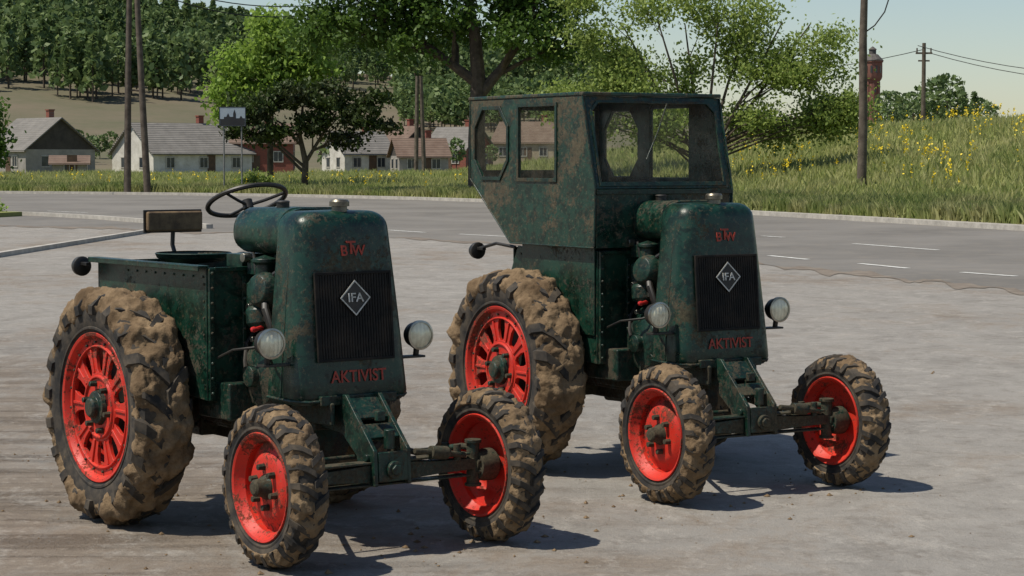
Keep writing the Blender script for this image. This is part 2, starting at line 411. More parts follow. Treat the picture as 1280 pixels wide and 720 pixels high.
    for s in (-1,1):
        m.lathe([(0,.0),(0,.225),(.03,.235),(.05,.23),(.07,.21),(.075,.185),(.11,.16),(.13,.10),(.135,.06),(.17,.055),(.18,0)],(s*.17,.80,.86),(s,0,0),36)
        for i in range(10):
            t=i*.628; m.cyl((s*.215,.80+.218*math.sin(t),.86+.218*math.cos(t)),(s*.232,.80+.218*math.sin(t),.86+.218*math.cos(t)),.011,n=6)
        for i in range(6):
            M=Matrix.Translation((s*.26,.80,.86))@Matrix.Rotation(i*1.047,4,'X'); m.box((0,0,.13),(.06,.014,.10),M)
    m.finish('flywheel_housing',GREEN_MECH,p,.003)
    m=MB()
    m.lathe([(0,0),(0,.10),(.05,.105),(.055,.115),(.075,.115),(.08,.105),(.13,.10),(.17,.075),(.18,.03),(.182,0)],(-.15,.78,1.30),(-.9,-.15,.12),28)
    m.lathe([(0,.05),(.09,.05),(.10,.065),(.12,.065),(.13,.03),(.14,0)],(-.24,.79,1.36),(0,0,1),22)
    m.lathe([(0,0),(0,.06),(.02,.075),(.09,.075),(.11,.06),(.12,0)],(-.26,.80,1.12),(0,.1,1),24)
    m.lathe([(0,0),(0,.045),(.18,.045),(.2,.02),(.2,0)],(-.22,.93,1.16),(0,0,1),18)
    m.box((-.2,.66,1.0),(.14,.09,.14)); m.box((-.20,.92,1.43),(.1,.08,.08))
    m.lathe([(0,0),(0,.07),(.12,.07),(.14,.05),(.14,0)],(.16,.78,1.28),(1,0,0),24)
    m.finish('air_filter_and_pump',GREEN_MECH,p,.005)
    m=MB()
    m.tube([(-.26,.76,1.30),(-.30,.68,1.22),(-.28,.63,1.08),(-.24,.60,1.0)],.022)
    m.tube([(-.20,.98,1.50),(-.24,.90,1.48),(-.25,.86,1.40),(-.24,.86,1.30)],.009,8)
    m.tube([(-.18,.98,1.1),(-.26,.95,1.02),(-.30,.9,.93),(-.33,.84,.9)],.012,8)
    m.tube([(-.44,.40,1.0),(-.36,.50,.94),(-.25,.62,.93)],.007,6)
    m.tube([(-.22,.62,1.18),(-.27,.66,1.05),(-.26,.74,.98)],.010,6)
    m.tube([(-.42,.98,.95),(-.40,.85,1.0),(-.33,.72,1.02),(-.22,.66,1.05)],.007,6)
    m.tube([(-.15,.62,1.48),(-.22,.62,1.44),(-.25,.68,1.40)],.014,8)
    m.finish('pipes_and_hoses',BLACK,p)
    m=MB(); m.tube([(-.31,.70,1.12),(-.33,.68,1.125),(-.37,.66,1.12)],.012,8); m.lathe([(-.02,0),(-.014,.012),(0,.016),(.014,.012),(.02,0)],(-.385,.655,1.12),(1,0,0),12); m.finish('fuel_tap_handle',HANDLE,p)
    m=MB()
    for (yy,zz,rr_) in ((.95,1.48,.026),(.90,1.22,.018),(.72,1.17,.018),(.86,1.05,.015)):
        m.cyl((-.24,yy,zz),(-.285,yy,zz),rr_,n=14)
    m.finish('caps_and_fittings',CHROME,p,.002)
    m=MB()
    m.plate([(-.46,.72),(.46,.72),(.46,1.43),(-.46,1.43)],[],MXZ(1.0),.014)
    for s in (-1,1):
        if cab: pl=[(1.016,.72),(1.016,1.43),(1.98,1.43),(2.10,1.20),(2.05,.86),(1.9,.78)]
        else: pl=[(1.016,.72),(1.016,1.43),(2.32,1.43),(2.32,1.20),(2.12,.86),(1.9,.78)]
        m.plate(pl,[],MYZ(s*.46-.006),.012)
        if not cab:
            m.box((s*.49,1.665,1.436),(.07,1.33,.010))
            m.box((s*.520,1.665,1.424),(.008,1.33,.024))
        m.box((s*.448,.992,1.075),(.03,.014,.70)); m.box((s*.25,.992,1.05),(.024,.012,.66))
    m.box((0,.992,1.42),(.86,.012,.022)); m.box((0,1.55,.98),(.90,1.05,.02)); m.box((0,1.10,1.46),(.5,.17,.07)); m.box((0,2.15,1.10),(.5,.25,.24))
    m.box((0,2.06 if cab else 2.31,1.2),(.90,.012,.44))
    m.finish('mudguards_and_firewall',GREEN,p,.003)
    m=MB()
    for s in (-1,1):
        for i in range(9): m.lathe([(0,.010),(.005,.009),(.009,.005),(.010,0)],(s*.448,.985,.76+i*.08),(0,-1,0),8)
        for i in range(8): m.lathe([(0,.010),(.005,.009),(.009,.005),(.010,0)],(s*.25,.986,.78+i*.08),(0,-1,0),8)
        for i in range(9): m.lathe([(0,.007),(.005,.006),(.006,0)],(s*.467,1.05+i*.11,1.38),(s,0,0),8)
        for i in range(7): m.lathe([(0,.007),(.005,.006),(.006,0)],(s*.467,1.04,.80+i*.09),(s,0,0),8)
    m.finish('rivets',GREEN_MECH,p)
    m=MB()
    for s in (-1,1):
        m.lathe([(-.05,0),(-.045,.04),(-.01,.055),(.02,.058),(.025,.05),(.026,0)],(s*.53,2.41,1.385),(0,-1,0),20); m.box((s*.53,2.36,1.40),(.03,.10,.02))
        if cab: m.tube([(s*.53,2.38,1.40),(s*.50,2.2,1.44),(s*.47,2.0,1.42)],.012,6)
    m.finish('rear_lamps',BLACK,p,.003)
    Cn=Vector((0,1.40,1.775)); nrm=Vector((0,math.sin(rad(24)),math.cos(rad(24)))); e1=Vector((1,0,0)); e2=nrm.cross(e1)
    m=MB(); k=48; pts=[Cn+(e1*math.cos(2*math.pi*i/k)+e2*math.sin(2*math.pi*i/k))*.22 for i in range(k)]
    vs=[];fs=[]
    for i,q in enumerate(pts):
        rd=(q-Cn).normalized()
        for j in range(8):
            t=j*math.pi/4; vs.append(q+(rd*math.cos(t)+nrm*math.sin(t))*.014)
    for i in range(k):
        for j in range(8): fs.append((i*8+j,((i+1)%k)*8+j,((i+1)%k)*8+(j+1)%8,i*8+(j+1)%8))
    m.add(vs,fs)
    for i in range(3):
        t=rad(90+120*i); m.tube([Cn-nrm*.03,Cn-nrm*.02+(e1*math.cos(t)+e2*math.sin(t))*.1,Cn+(e1*math.cos(t)+e2*math.sin(t))*.217],.009,8)
    m.cyl(Cn-nrm*.05,Cn,.03); m.cyl(Cn-nrm*.02,(0,1.12,1.46),.017)
    m.finish('steering_wheel',BLACK,p)
    m=MB(); prof=[(.06,.215),(.055,.222),(.03,.21),(.008,.17),(0,.10),(0,0)]
    m.lathe(prof,(0,2.03,1.405),(0,0,1),32); m.box((0,2.03,1.36),(.06,.4,.03)); m.cyl((0,2.03,1.2),(0,2.03,1.40),.03)
    m.finish('seat_pan',GREEN_MECH,p)
    m=MB(); m.tube([(0,2.1,1.40),(0,2.24,1.42),(0,2.29,1.50),(0,2.28,1.60)],.013,8); m.finish('seat_bracket',BLACK,p)
    if not cab:
        m=MB(); m.box((0,2.262,1.64),(.36,.035,.115)); m.finish('seat_backrest',WOODTAN,p,.012,3)
        m=MB(); m.box((0,2.285,1.64),(.38,.014,.135)); m.finish('backrest_frame',BLACK,p,.004)
    m=MB()
    bx=[(-.55,.045),(-.30,.055),(0,.085),(.30,.055),(.55,.045)]
    vs=[];fs=[]
    for x,h in bx:
        vs+=[(x,-.032,.42-h*.62),(x,.032,.42-h*.62),(x,.032,.42+h*.62),(x,-.032,.42+h*.62)]
    for k in range(4):
        for q in range(4): fs.append((k*4+q,k*4+(q+1)%4,k*4+4+(q+1)%4,k*4+4+q))
    fs+=[(0,1,2,3),(16,17,18,19)]
    m.add(vs,fs)
    m.box((0,0,.475),(1.0,.085,.012)); m.box((0,0,.362),(1.0,.085,.010))
    for s in (-1,1):
        m.cyl((s*.545,0,.31),(s*.545,0,.53),.034,n=18); m.cyl((s*.545,0,.30),(s*.545,0,.315),.045); m.cyl((s*.545,0,.525),(s*.545,0,.545),.045)
        m.cyl((s*.545,0,.41),(s*.60,0,.41),.045)
        m.tube([(s*.545,0,.50),(s*.53,.08,.50),(s*.50,.19,.48)],.018,8)
        m.tube([(s*.44,.03,.42),(s*.34,.30,.47),(s*.18,.75,.58)],.017,8)
        m.cyl((s*.43,-.02,.44),(s*.43,-.02,.53),.02); 
    m.tube([(-.50,.19,.48),(.50,.19,.48)],.013,8)
    for s in (-1,1): m.cyl((s*.50,.19,.455),(s*.50,.19,.51),.022)
    m.tube([(.14,-.055,.52),(.30,-.05,.50),(.47,-.03,.47)],.016,8); m.lathe([(0,0),(0,.035),(.10,.035),(.12,.02),(.12,0)],(.24,-.052,.505),(1,0,-.1),16)
    m.finish('front_axle',GREEN_MECH,p,.004)
    m=MB()
    pl=[(.52,.80),(.20,.80),(.10,.70),(-.065,.54),(-.075,.36),(.055,.35),(.10,.50),(.24,.60),(.52,.62)]
    for s in (-1,1): m.plate(pl,[],MYZ(s*.10-.012),.024)
    def web(y0,z0,y1,z1,t=.02,w_=.176):
        d=Vector((0,y1-y0,z1-z0)); a_=math.atan2(d.z,d.y); M=Matrix.Translation((0,(y0+y1)/2,(z0+z1)/2))@Matrix.Rotation(a_,4,'X'); m.box((0,0,0),(w_,d.length,t),M)
    web(-.062,.53,-.068,.38); web(.5,.635,.25,.615); web(.215,.775,.115,.68,.02,.176); web(.075,.655,.010,.590,.02,.176)
    m.cyl((0,-.10,.44),(0,.08,.44),.045,n=20); m.cyl((0,-.115,.44),(0,-.09,.44),.03,n=6)
    m.box((0,.33,.77),(.46,.18,.05)); m.box((0,.05,.70),(.05,.03,.05))
    m.cyl((-.13,-.01,.50),(.13,-.01,.50),.02); m.cyl((0,-.035,.54),(0,-.035,.64),.028)
    m.finish('axle_bracket',GREEN_MECH,p,.005)
    m=MB()
    m.lathe([(0,0),(0,.13),(.25,.15),(.35,.13),(.37,0)],(0,.9,.50),(0,-1,.05),24)
    m.tube([(.15,.85,.62),(.22,.9,.5),(.22,1.3,.42),(.2,1.9,.4)],.03); m.finish('sump_and_exhaust',GREEN_MECH,p)
    for s in (-1,1):
        rear_wheel(p,s,seed+s); front_wheel(p,s,seed+3+s)
    if cab:
        X=.52
        prof=[(2.50,2.40),(1.10,2.40),(.955,1.82),(.965,1.45),(1.97,1.45),(2.50,1.87)]
        def ob_oct(y0,y1,z0,z1,c=.10): return [(y0+c,z0),(y1-c,z0),(y1,z0+c*1.2),(y1,z1-c*1.2),(y1-c,z1),(y0+c,z1),(y0,z1-c*1.2),(y0,z0+c*1.2)]
        oc=ob_oct(2.01,2.43,1.885,2.335); rc=[(1.41,1.88),(1.86,1.88),(1.86,2.345),(1.41,2.345)]
        def grow(l,g):
            cy=sum(q[0] for q in l)/len(l); cz=sum(q[1] for q in l)/len(l)
            hy=max(q[0] for q in l)-cy; hz=max(q[1] for q in l)-cz
            return [(cy+(q[0]-cy)*(1+g/hy),cz+(q[1]-cz)*(1+g/hz)) for q in l]
        m=MB()
        for s in (-1,1): m.plate(prof,[oc,rc],MYZ(s*X-.009),.018)
        m.finish('cab_sides',GREEN_CAB,p,.004)
        m=MB()
        for s in (-1,1):
            for l in (oc,rc): m.plate(grow(l,.022),[grow(l,-.002)],MYZ(s*(X+.013)-.005),.010)
        m.finish('window_frames',GREEN_MECH,p,.002)
        m=MB()
        for s in (-1,1):
            for l in (oc,rc): m.plate(l,[],MYZ(s*X),0)
        Lf=math.hypot(.145,.58); Mf=Matrix.Translation((0,.955,1.82))@Matrix.Rotation(rad(90)-math.atan2(.145,.58),4,'X')
        of=[(-.511,0),(.511,0),(.511,Lf),(-.511,Lf)]; hf=[(-.475,.035),(.475,.035),(.475,Lf-.10),(.42,Lf-.04),(-.42,Lf-.04),(-.475,Lf-.10)]
        m.plate(hf,[],Mf@Matrix.Translation((0,0,-.010)),0)
        rw=[(-.475,1.93),(.475,1.93),(.475,2.34),(-.475,2.34)]
        m.plate(rw,[],MXZ(2.492),0)
        m.finish('window_glass',GLASS,p)
        m=MB()
        m.plate(of,[hf],Mf@Matrix.Translation((0,0,-.018)),.018)
        m.plate([(-.511,1.45),(.511,1.45),(.511,1.815),(-.511,1.815)],[],MXZ(.958),.014)
        m.plate([(-.511,1.87),(.511,1.87),(.511,2.398),(-.511,2.398)],[rw],MXZ(2.485),.014)
        M=Matrix.Translation((0,2.235,1.66))@Matrix.Rotation(math.atan2(.42,.53),4,'X'); m.box((0,0,.010),(1.02,.66,.012),M)
        m.finish('cab_front_and_rear',GREEN_CAB,p,.003)
        m=MB()
        m.box((0,.951,1.80),(1.04,.020,.03)); 
        m.plate(grow(hf,.012),[grow(hf,-.004)],Mf@Matrix.Translation((0,0,.001)),.006)
        m.tube([(.1,1.075,2.36),(.0,1.03,2.18),(-.12,.985,2.0)],.005,6)
        for s in (-1,1): m.tube([(s*.529,.958,1.46),(s*.529,.950,1.82),(s*.529,1.097,2.40)],.007,6)
        m.tube([(-.529,.96,1.452),(-.529,1.97,1.452),(-.529,2.50,1.872),(-.529,2.50,2.4)],.006,6)
        m.tube([(.529,.96,1.452),(.529,1.97,1.452),(.529,2.50,1.872),(.529,2.50,2.4)],.006,6)
        m.finish('windscreen_trim',GREEN_MECH,p,.002)
        m=MB(); m.box((0,1.80,2.413),(1.07,1.44,.024)); m.finish('cab_roof',GREEN_CAB,p,.008,3)
        m=MB(); m.plate([(1.03,.9),(1.9,.9),(1.9,1.446),(1.03,1.446)],[],MYZ(-.48),.01); m.finish('cab_skirt',GREEN,p,.002)
    return p
tractor('tractor',(-.642,10.81),rad(36.5),False,1)
tractor('tractor',(1.457,12.77),rad(31),True,11)
# ------------------------------------------------------------------ terrain
uk=np.array([-2,-1.2,-.5,-.239,-.155,-.071,-.0188,.05,.116,.18,.238,.5,1.2,2]); yk=np.array([160,152,141,128,121.5,112.5,102.5,88.5,76.8,67.2,59.8,38,19,12.])
ud=np.linspace(-2,2,2001); yd=np.interp(ud,uk,yk); ker=np.ones(61)/61; yd=np.convolve(np.pad(yd,30,'edge'),ker,'valid')
def kerbY(u): return np.interp(u,ud,yd)
def sst(t): t=np.clip(t,0,1); return t*t*(3-2*t)
def H(x,y):
    x=np.asarray(x,float); y=np.asarray(y,float)
    u=x/y; d=y-kerbY(u)
    rise=np.interp(u,[-.3,-.03,.09,.17,.24,.5],[.35,.6,3.2,3.75,4.1,4.2])
    A=np.interp(x,[-400,-110,-60,15,100,170],[48,41,31,21,5,0])
    h=.10+rise*sst(d/62)*.9+rise*.1*np.clip(d/62,0,1)+A*sst((y-260)/460)
    h+=np.where(d>6,.10*np.sin(x*.31+y*.17)*np.clip((d-6)/20,0,1),0)
    h+=np.where(y>300,1.2*np.sin(x*.03+y*.011)*np.clip((y-300)/200,0,1),0)
    return h
def quickmesh(name,V,F,mat,k,smooth=False):
    V=np.asarray(V,np.float32).reshape(-1,3); F=np.asarray(F,np.int32).reshape(-1,k)
    me=bpy.data.meshes.new(name); me.vertices.add(len(V)); me.vertices.foreach_set('co',V.ravel())
    me.loops.add(F.size); me.loops.foreach_set('vertex_index',F.ravel())
    me.polygons.add(len(F)); me.polygons.foreach_set('loop_start',np.arange(0,F.size,k,dtype=np.int32))
    me.polygons.foreach_set('loop_total',np.full(len(F),k,np.int32))
    me.polygons.foreach_set('use_smooth',np.full(len(F),smooth))
    me.update(calc_edges=True); me.validate()
    me.materials.append(mat); ob=bpy.data.objects.new(name,me); COL.objects.link(ob); return ob
def groundmat():
    m,nt,out=newmat('dusty_concrete'); v=objvec(nt,False)
    sep=N(nt,'ShaderNodeSeparateXYZ'); L(nt,v,sep.inputs[0])
    mp=N(nt,'ShaderNodeMapping'); mp.inputs['Scale'].default_value=(1,.6,1); mp.inputs['Rotation'].default_value=(0,0,.5); L(nt,v,mp.inputs['Vector'])
    mt=N(nt,'ShaderNodeMapping'); mt.inputs['Rotation'].default_value=(0,0,rad(58)); mt.inputs['Scale'].default_value=(.30,2.6,1); L(nt,v,mt.inputs['Vector'])
    a=noise_n(nt,v,.16,4,.6,.4); b=noise_n(nt,mp.outputs[0],1.1,7,.78,.6); c=noise_n(nt,v,9,6,.78); g=noise_n(nt,v,70,3,.8); tr=noise_n(nt,mt.outputs[0],1.0,6,.72,.5)
    left=ramp(nt,sep.outputs['X'],1.5,-3.0)
    near=ramp(nt,sep.outputs['Y'],26,13)
    ln=math_n(nt,'MULTIPLY',left,near)
    k=math_n(nt,'ADD',math_n(nt,'MULTIPLY',a,.45),math_n(nt,'MULTIPLY',b,.55))
    k=math_n(nt,'ADD',k,math_n(nt,'MULTIPLY',ln,.10))
    mask=ramp(nt,k,.50,.60)
    con=mix(nt,ramp(nt,b,.3,.7),(.205,.192,.172),(.325,.305,.275))
    dirt=mix(nt,ramp(nt,c,.3,.7),(.120,.088,.060),(.225,.175,.125))
    col=mix(nt,math_n(nt,'MULTIPLY',mask,.72),con,dirt)
    st=ramp(nt,noise_n(nt,v,1.3,7,.80,.6),.51,.63)
    col=mix(nt,math_n(nt,'MULTIPLY',st,.38),col,(.105,.088,.070))
    trk=math_n(nt,'MULTIPLY',math_n(nt,'MULTIPLY',ramp(nt,tr,.47,.58),ramp(nt,c,.36,.56)),ln)
    col=mix(nt,math_n(nt,'MULTIPLY',trk,.70),col,(.090,.062,.040))
    st2=ramp(nt,noise_n(nt,v,4.5,7,.80,.3),.53,.63)
    col=mix(nt,math_n(nt,'MULTIPLY',st2,.42),col,(.125,.102,.080))
    lt=ramp(nt,noise_n(nt,mp.outputs[0],3.3,7,.80,.2),.53,.63)
    col=mix(nt,math_n(nt,'MULTIPLY',lt,.42),col,(.40,.375,.335))
    col=mix(nt,math_n(nt,'MULTIPLY',ramp(nt,g,.52,.70),.40),col,(.11,.097,.083))
    col=mix(nt,math_n(nt,'MULTIPLY',ramp(nt,c,.56,.68),.30),col,(.40,.375,.33))
    h=math_n(nt,'ADD',math_n(nt,'ADD',math_n(nt,'MULTIPLY',trk,.35),math_n(nt,'MULTIPLY',c,.5)),math_n(nt,'MULTIPLY',g,.15))
    bsdf(nt,out,col,.88,0,bump(nt,h,.06,.7),.3)
    return m
def asphaltmat():
    m,nt,out=newmat('worn_asphalt'); v=objvec(nt,False)
    a=noise_n(nt,v,.22,5,.65,.5); c=noise_n(nt,v,1.6,6,.78); g=noise_n(nt,v,30,3,.8)
    col=mix(nt,ramp(nt,a,.35,.65),(.140,.130,.115),(.205,.192,.172))
    col=mix(nt,math_n(nt,'MULTIPLY',ramp(nt,c,.50,.66),.55),col,(.24,.21,.17))
    col=mix(nt,math_n(nt,'MULTIPLY',g,.3),col,(.10,.092,.082))
    bsdf(nt,out,col,.85,0,None,.3); return m
def grassground():
    m,nt,out=newmat('grass_ground'); v=objvec(nt,False)
    sep=N(nt,'ShaderNodeSeparateXYZ'); L(nt,v,sep.inputs[0])
    a=noise_n(nt,v,.05,6,.7); c=noise_n(nt,v,.6,6,.75); b=noise_n(nt,v,.012,5,.6,.5)
    near=mix(nt,ramp(nt,c,.35,.65),(.14,.165,.05),(.24,.25,.09))
    far=mix(nt,ramp(nt,math_n(nt,'ADD',math_n(nt,'MULTIPLY',a,.5),math_n(nt,'MULTIPLY',b,.5)),.42,.58),(.150,.125,.088),(.105,.105,.064))
    far=mix(nt,math_n(nt,'MULTIPLY',ramp(nt,c,.4,.7),.35),far,(.17,.145,.105))
    col=mix(nt,ramp(nt,sep.outputs['Y'],150,300),near,far)
    bsdf(nt,out,col,.95,0,None,.1); return m
GRND=groundmat(); ASPH=asphaltmat(); GRS=grassground()
CONC=simple('kerb_concrete',(.30,.28,.245),(.45,.42,.37),.85,3,rnd=False,bd=.01)
WPAINT=simple('road_paint',(.72,.72,.68),(.36,.35,.31),.7,6,rnd=False,lo=.4,hi=.65)
DIRT=simple('road_edge_dirt',(.115,.090,.066),(.215,.18,.142),.95,2.2,rnd=False,bd=.03)
gx=[-3000,-300,-60,60,300,3000]; gy=[-400,-40,5,40,200,1200,4000]
V=[(x,y,0) for y in gy for x in gx]; nx=len(gx)
F=[(j*nx+i,j*nx+i+1,(j+1)*nx+i+1,(j+1)*nx+i) for j in range(len(gy)-1) for i in range(nx-1)]
quickmesh('ground',V,F,GRND,4)
us=np.concatenate([np.linspace(-1.5,-.35,24)[:-1],np.linspace(-.35,.35,260),np.linspace(.35,1.5,24)[1:]])
ss=np.concatenate([[0],np.linspace(.6,90,90),90+np.geomspace(1,3400,150)])
UU,SS=np.meshgrid(us,ss); YK=kerbY(UU); Y=YK+SS; X=UU*Y; Z=H(X,Y)
V=np.stack([X,Y,Z],-1).reshape(-1,3); nx=len(us); idx=np.arange(len(ss)*nx).reshape(len(ss),nx)
F=np.stack([idx[:-1,:-1],idx[:-1,1:],idx[1:,1:],idx[1:,:-1]],-1)
quickmesh('grass_field',V,F,GRS,4,True)
un=[-1.5,-.239,-.16,-.03,.12,.24,.5,1.5]; yn=[80,66,60,53.6,40.5,32,20,8]
us2=np.linspace(-1.4,1.4,1200); near=np.interp(us2,un,yn); near=np.convolve(np.pad(near,24,'edge'),np.ones(49)/49,'valid')
near=near+.25*np.sin(us2*95)+.25*np.sin(us2*230)
V=[];F=[]
for i,u in enumerate(us2):
    V.append((u*near[i],near[i],.004)); k=kerbY(u)-.05; V.append((u*k,k,.004))
for i in range(len(us2)-1): F.append((2*i,2*i+2,2*i+3,2*i+1))
quickmesh('road',V,F,ASPH,4)
V=[];F=[]
for i,u in enumerate(us2):
    q=Vector((u*40,3.1,0)); wv=max(.03,.5+2.2*noise.fractal(q*1.6,1,2,6)); wb=max(.03,.4+1.9*noise.fractal(q*2.1+Vector((9,9,9)),1,2,6))
    a_=near[i]-wv; b_=near[i]+wb
    V.append((u*a_,a_,.008)); V.append((u*b_,b_,.008))
for i in range(len(us2)-1): F.append((2*i,2*i+2,2*i+3,2*i+1))
quickmesh('road_edge_dirt',V,F,DIRT,4)
def strip(name,pts,w,h,mat,z0=0,side=1):
    m=MB(); vs=[];fs=[]; pts=[Vector((p[0],p[1],0)) for p in pts]
    for i,q in enumerate(pts):
        d=(pts[min(i+1,len(pts)-1)]-pts[max(i-1,0)]).normalized(); n=Vector((-d.y,d.x,0))*side
        vs+=[q+Vector((0,0,z0)),q+Vector((0,0,z0+h)),q+n*w+Vector((0,0,z0+h)),q+n*w+Vector((0,0,z0))]
    for i in range(len(pts)-1):
        for k in range(4): fs.append((i*4+k,i*4+(k+1)%4,i*4+4+(k+1)%4,i*4+4+k))
    fs+=[(0,1,2,3),tuple(len(vs)-4+k for k in range(4))]
    m.add(vs,fs); return m.finish(name,mat)
kp=[(u*(kerbY(u)-.1),kerbY(u)-.1) for u in np.linspace(-1.3,1.3,300)]
strip('kerb',kp,.25,.15,CONC)
strip('pavement',[(x*(1+.26/ (x*x+y*y)**.5),y*(1+.26/(x*x+y*y)**.5)) for x,y in kp],1.5,.13,simple('paving',(.26,.24,.21),(.38,.35,.31),.9,2,rnd=False))
strip('kerb',[(-10.9,40.5),(-10.5,44),(-10.2,52),(-9.9,59.4)],.16,.10,CONC)
strip('kerb',[(-8.7,62.4),(-9.6,64.4),(-11.6,68.2),(-14,72.6),(-17.2,77.2),(-19.6,79.3),(-24,81),(-40,84)],.2,.13,CONC)
m=MB(); 
isl=[(-17.4,76.2),(-19.6,78.2),(-24,79.8),(-40,82),(-40,70),(-21,69.5),(-18.6,71.5)]
m.plate(isl,[],Matrix.Translation((0,0,0)),.16); m.finish('grass_island',GRS)
for i,(x0,y0,x1,y1) in enumerate([(5.36,44.6,5.92,42.9),(6.69,41.2,7.28,39.4),(7.98,38.0,8.63,36.7),(8.13,51,9.42,47.4),(-1.4,57.6,.1,55.4),(-3.5,60.9,-2.4,58.9),(-18.1,83.7,-16.1,81.2),(6.55,56.2,7.0,55.2),(-8.5,69,-6.8,66.3),(9.3,35.4,9.9,34.2)]):
    d=Vector((x1-x0,y1-y0,0)).normalized(); n=Vector((-d.y,d.x,0))*.075
    a=Vector((x0,y0,.012)); b=Vector((x1,y1,.012))
    quickmesh('road_marking',[a+n,b+n,b-n,a-n],[(0,1,2,3)],WPAINT,4)
r=np.random.default_rng(44); cv=[];cf=[]
for i in range(420):
    if i<300:
        cx,cy=[(-2.1,11.9),(-1.1,10.4),(-.1,11.1),(.1,13.9),(.9,12.4),(2.0,13.1),(-3.5,14)][i%7]; x=cx+r.normal()*.45; y=cy+r.normal()*.45
    else: x=r.uniform(-4.5,4.5); y=r.uniform(9,22)
    s=.005+.016*r.uniform(0,1)**3; o=len(cv)
    for d in ((1,0,0),(0,1,0),(-1,0,0),(0,-1,0),(0,0,1),(0,0,-.4)): cv.append((x+d[0]*s*r.uniform(.6,1.4),y+d[1]*s*r.uniform(.6,1.4),.003+d[2]*s*r.uniform(.5,1)))
    for a,b in ((0,1),(1,2),(2,3),(3,0)): cf+=[(o+a,o+b,o+4),(o+b,o+a,o+5)]
quickmesh('mud_clods',cv,cf,MUD,3)
# ------------------------------------------------------------------ vegetation
def leafquads(C,size,rng,flat=.0,aspect=.6):
    n=len(C); a=rng.normal(size=(n,3)); a/=np.linalg.norm(a,axis=1)[:,None]
    b=rng.normal(size=(n,3)); b-= (b*a).sum(1)[:,None]*a; b/=np.linalg.norm(b,axis=1)[:,None]
    s=(size*rng.uniform(.6,1.4,n))[:,None]
    V=np.stack([C-a*s,C+b*s*aspect,C+a*s,C-b*s*aspect],1)
    return V
def tree(name,x,y,clusters,nleaf,lsize,mat,trunk,seed,clump=.55,barkmat=BARK,clumps_per=34,limbs=True,shellbias=.55,sc=1.0):
    r=np.random.default_rng(seed); z0=float(H(x,y))-.1
    p=empty(name,(x,y,z0)); p.scale=(sc,sc,sc)
    vol=np.array([c[3]*c[4] for c in clusters]); vol=vol/vol.sum()
    C=[]
    tips=[]
    for c,f in zip(clusters,vol):
        k=max(4,int(clumps_per*len(clusters)*f)); 
        d=r.normal(size=(k,3)); d/=np.linalg.norm(d,axis=1)[:,None]
        rad_=r.uniform(shellbias,1.0,k)[:,None]
        cc=np.array(c[:3])-np.array([0,0,z0])+d*rad_*np.array([c[3],c[3],c[4]])
        tips.append(cc[r.integers(0,k,5)])
        per=int(nleaf*f/k)+1
        scl=clump*r.uniform(.5,1.3,k)
        q=cc[:,None,:]+r.normal(size=(k,per,3))*scl[:,None,None]*np.array([1,1,.6])
        C.append(q.reshape(-1,3))
    C=np.concatenate(C); V=leafquads(C,lsize,r); n=len(C)
    ob=quickmesh('foliage',V,np.arange(n*4).reshape(-1,4),mat,4); ob.parent=p
    m=MB()
    for tr in trunk:
        m.tube([q[:3] for q in tr],[q[3] for q in tr],10)
    if limbs:
        for c,tp in zip(clusters,tips):
            tgt=Vector(c[:3])-Vector((0,0,z0)); 
            best=min(trunk,key=lambda t:(Vector(t[-1][:3])-tgt).length)
            zs=max(min(tgt.z-1.2-.35*abs(tgt.x-best[-1][0]),best[-1][2]),best[0][2]+.8)
            for a_,b_ in zip(best[:-1],best[1:]):
                if a_[2]<=zs<=b_[2]:
                    f=(zs-a_[2])/max(1e-3,b_[2]-a_[2]); st=Vector(a_[:3]).lerp(Vector(b_[:3]),f); rr=(a_[3]*(1-f)+b_[3]*f)
                    break
            else: st=Vector(best[-1][:3]); rr=best[-1][3]
            mid=st.lerp(tgt,.5)+Vector((r.normal()*.2,r.normal()*.2,.25))
            m.tube([st,mid,tgt],[rr*.55,rr*.35,rr*.14],7)
            for t in tp:
                m.tube([mid.lerp(tgt,.5),(Vector(t)+tgt)/2+Vector((0,0,.15)),Vector(t)],[rr*.2,rr*.12,rr*.05],5)
    b=m.finish('trunk_and_limbs',barkmat,p); 
    return p
LEAF_DARK=leafmat('leaves_dark',(.060,.120,.018),(.12,.195,.032),.38,(.08,.15,.024))
LEAF_LIGHT=leafmat('leaves_light',(.21,.33,.055),(.33,.44,.09),.48,(.24,.36,.06))
LEAF_PLUM=leafmat('leaves_plum',(.022,.032,.012),(.055,.065,.022),.25,(.055,.09,.02))
LEAF_YEL=leafmat('leaves_yellowgreen',(.19,.27,.055),(.31,.38,.10),.48)
LEAF_HAZED=leafmat('leaves_far_hazed',(.12,.18,.06),(.20,.26,.09),.35,(.085,.14,.048))  # slightly lightened and greyed: distance haze is mixed into the leaf colour
cl=[(-9.4,112,8.9,2.0,1.7),(-7.3,112,9.6,2.4,2.2),(-5.2,111,7.9,1.7,1.4),(-5.6,112,11.5,3,2.6),(-3.6,111,9.6,1.9,1.4),(-1.0,113,11.8,2.8,2.4),(1.2,112,9.4,2.2,1.7),(2.6,112,8.0,1.6,1.2),(2.4,112,11.0,2.2,1.9),(0,112,14.5,4,3),(-5,113,15,4,3),(-8.6,112,12.5,2.6,2.2),(-3.2,114,8.6,1.6,1.0),(.2,110,8.3,1.2,.8)]
cl=[(c[0]+1.8,c[1]-112,c[2],c[3],c[4]) for c in cl]
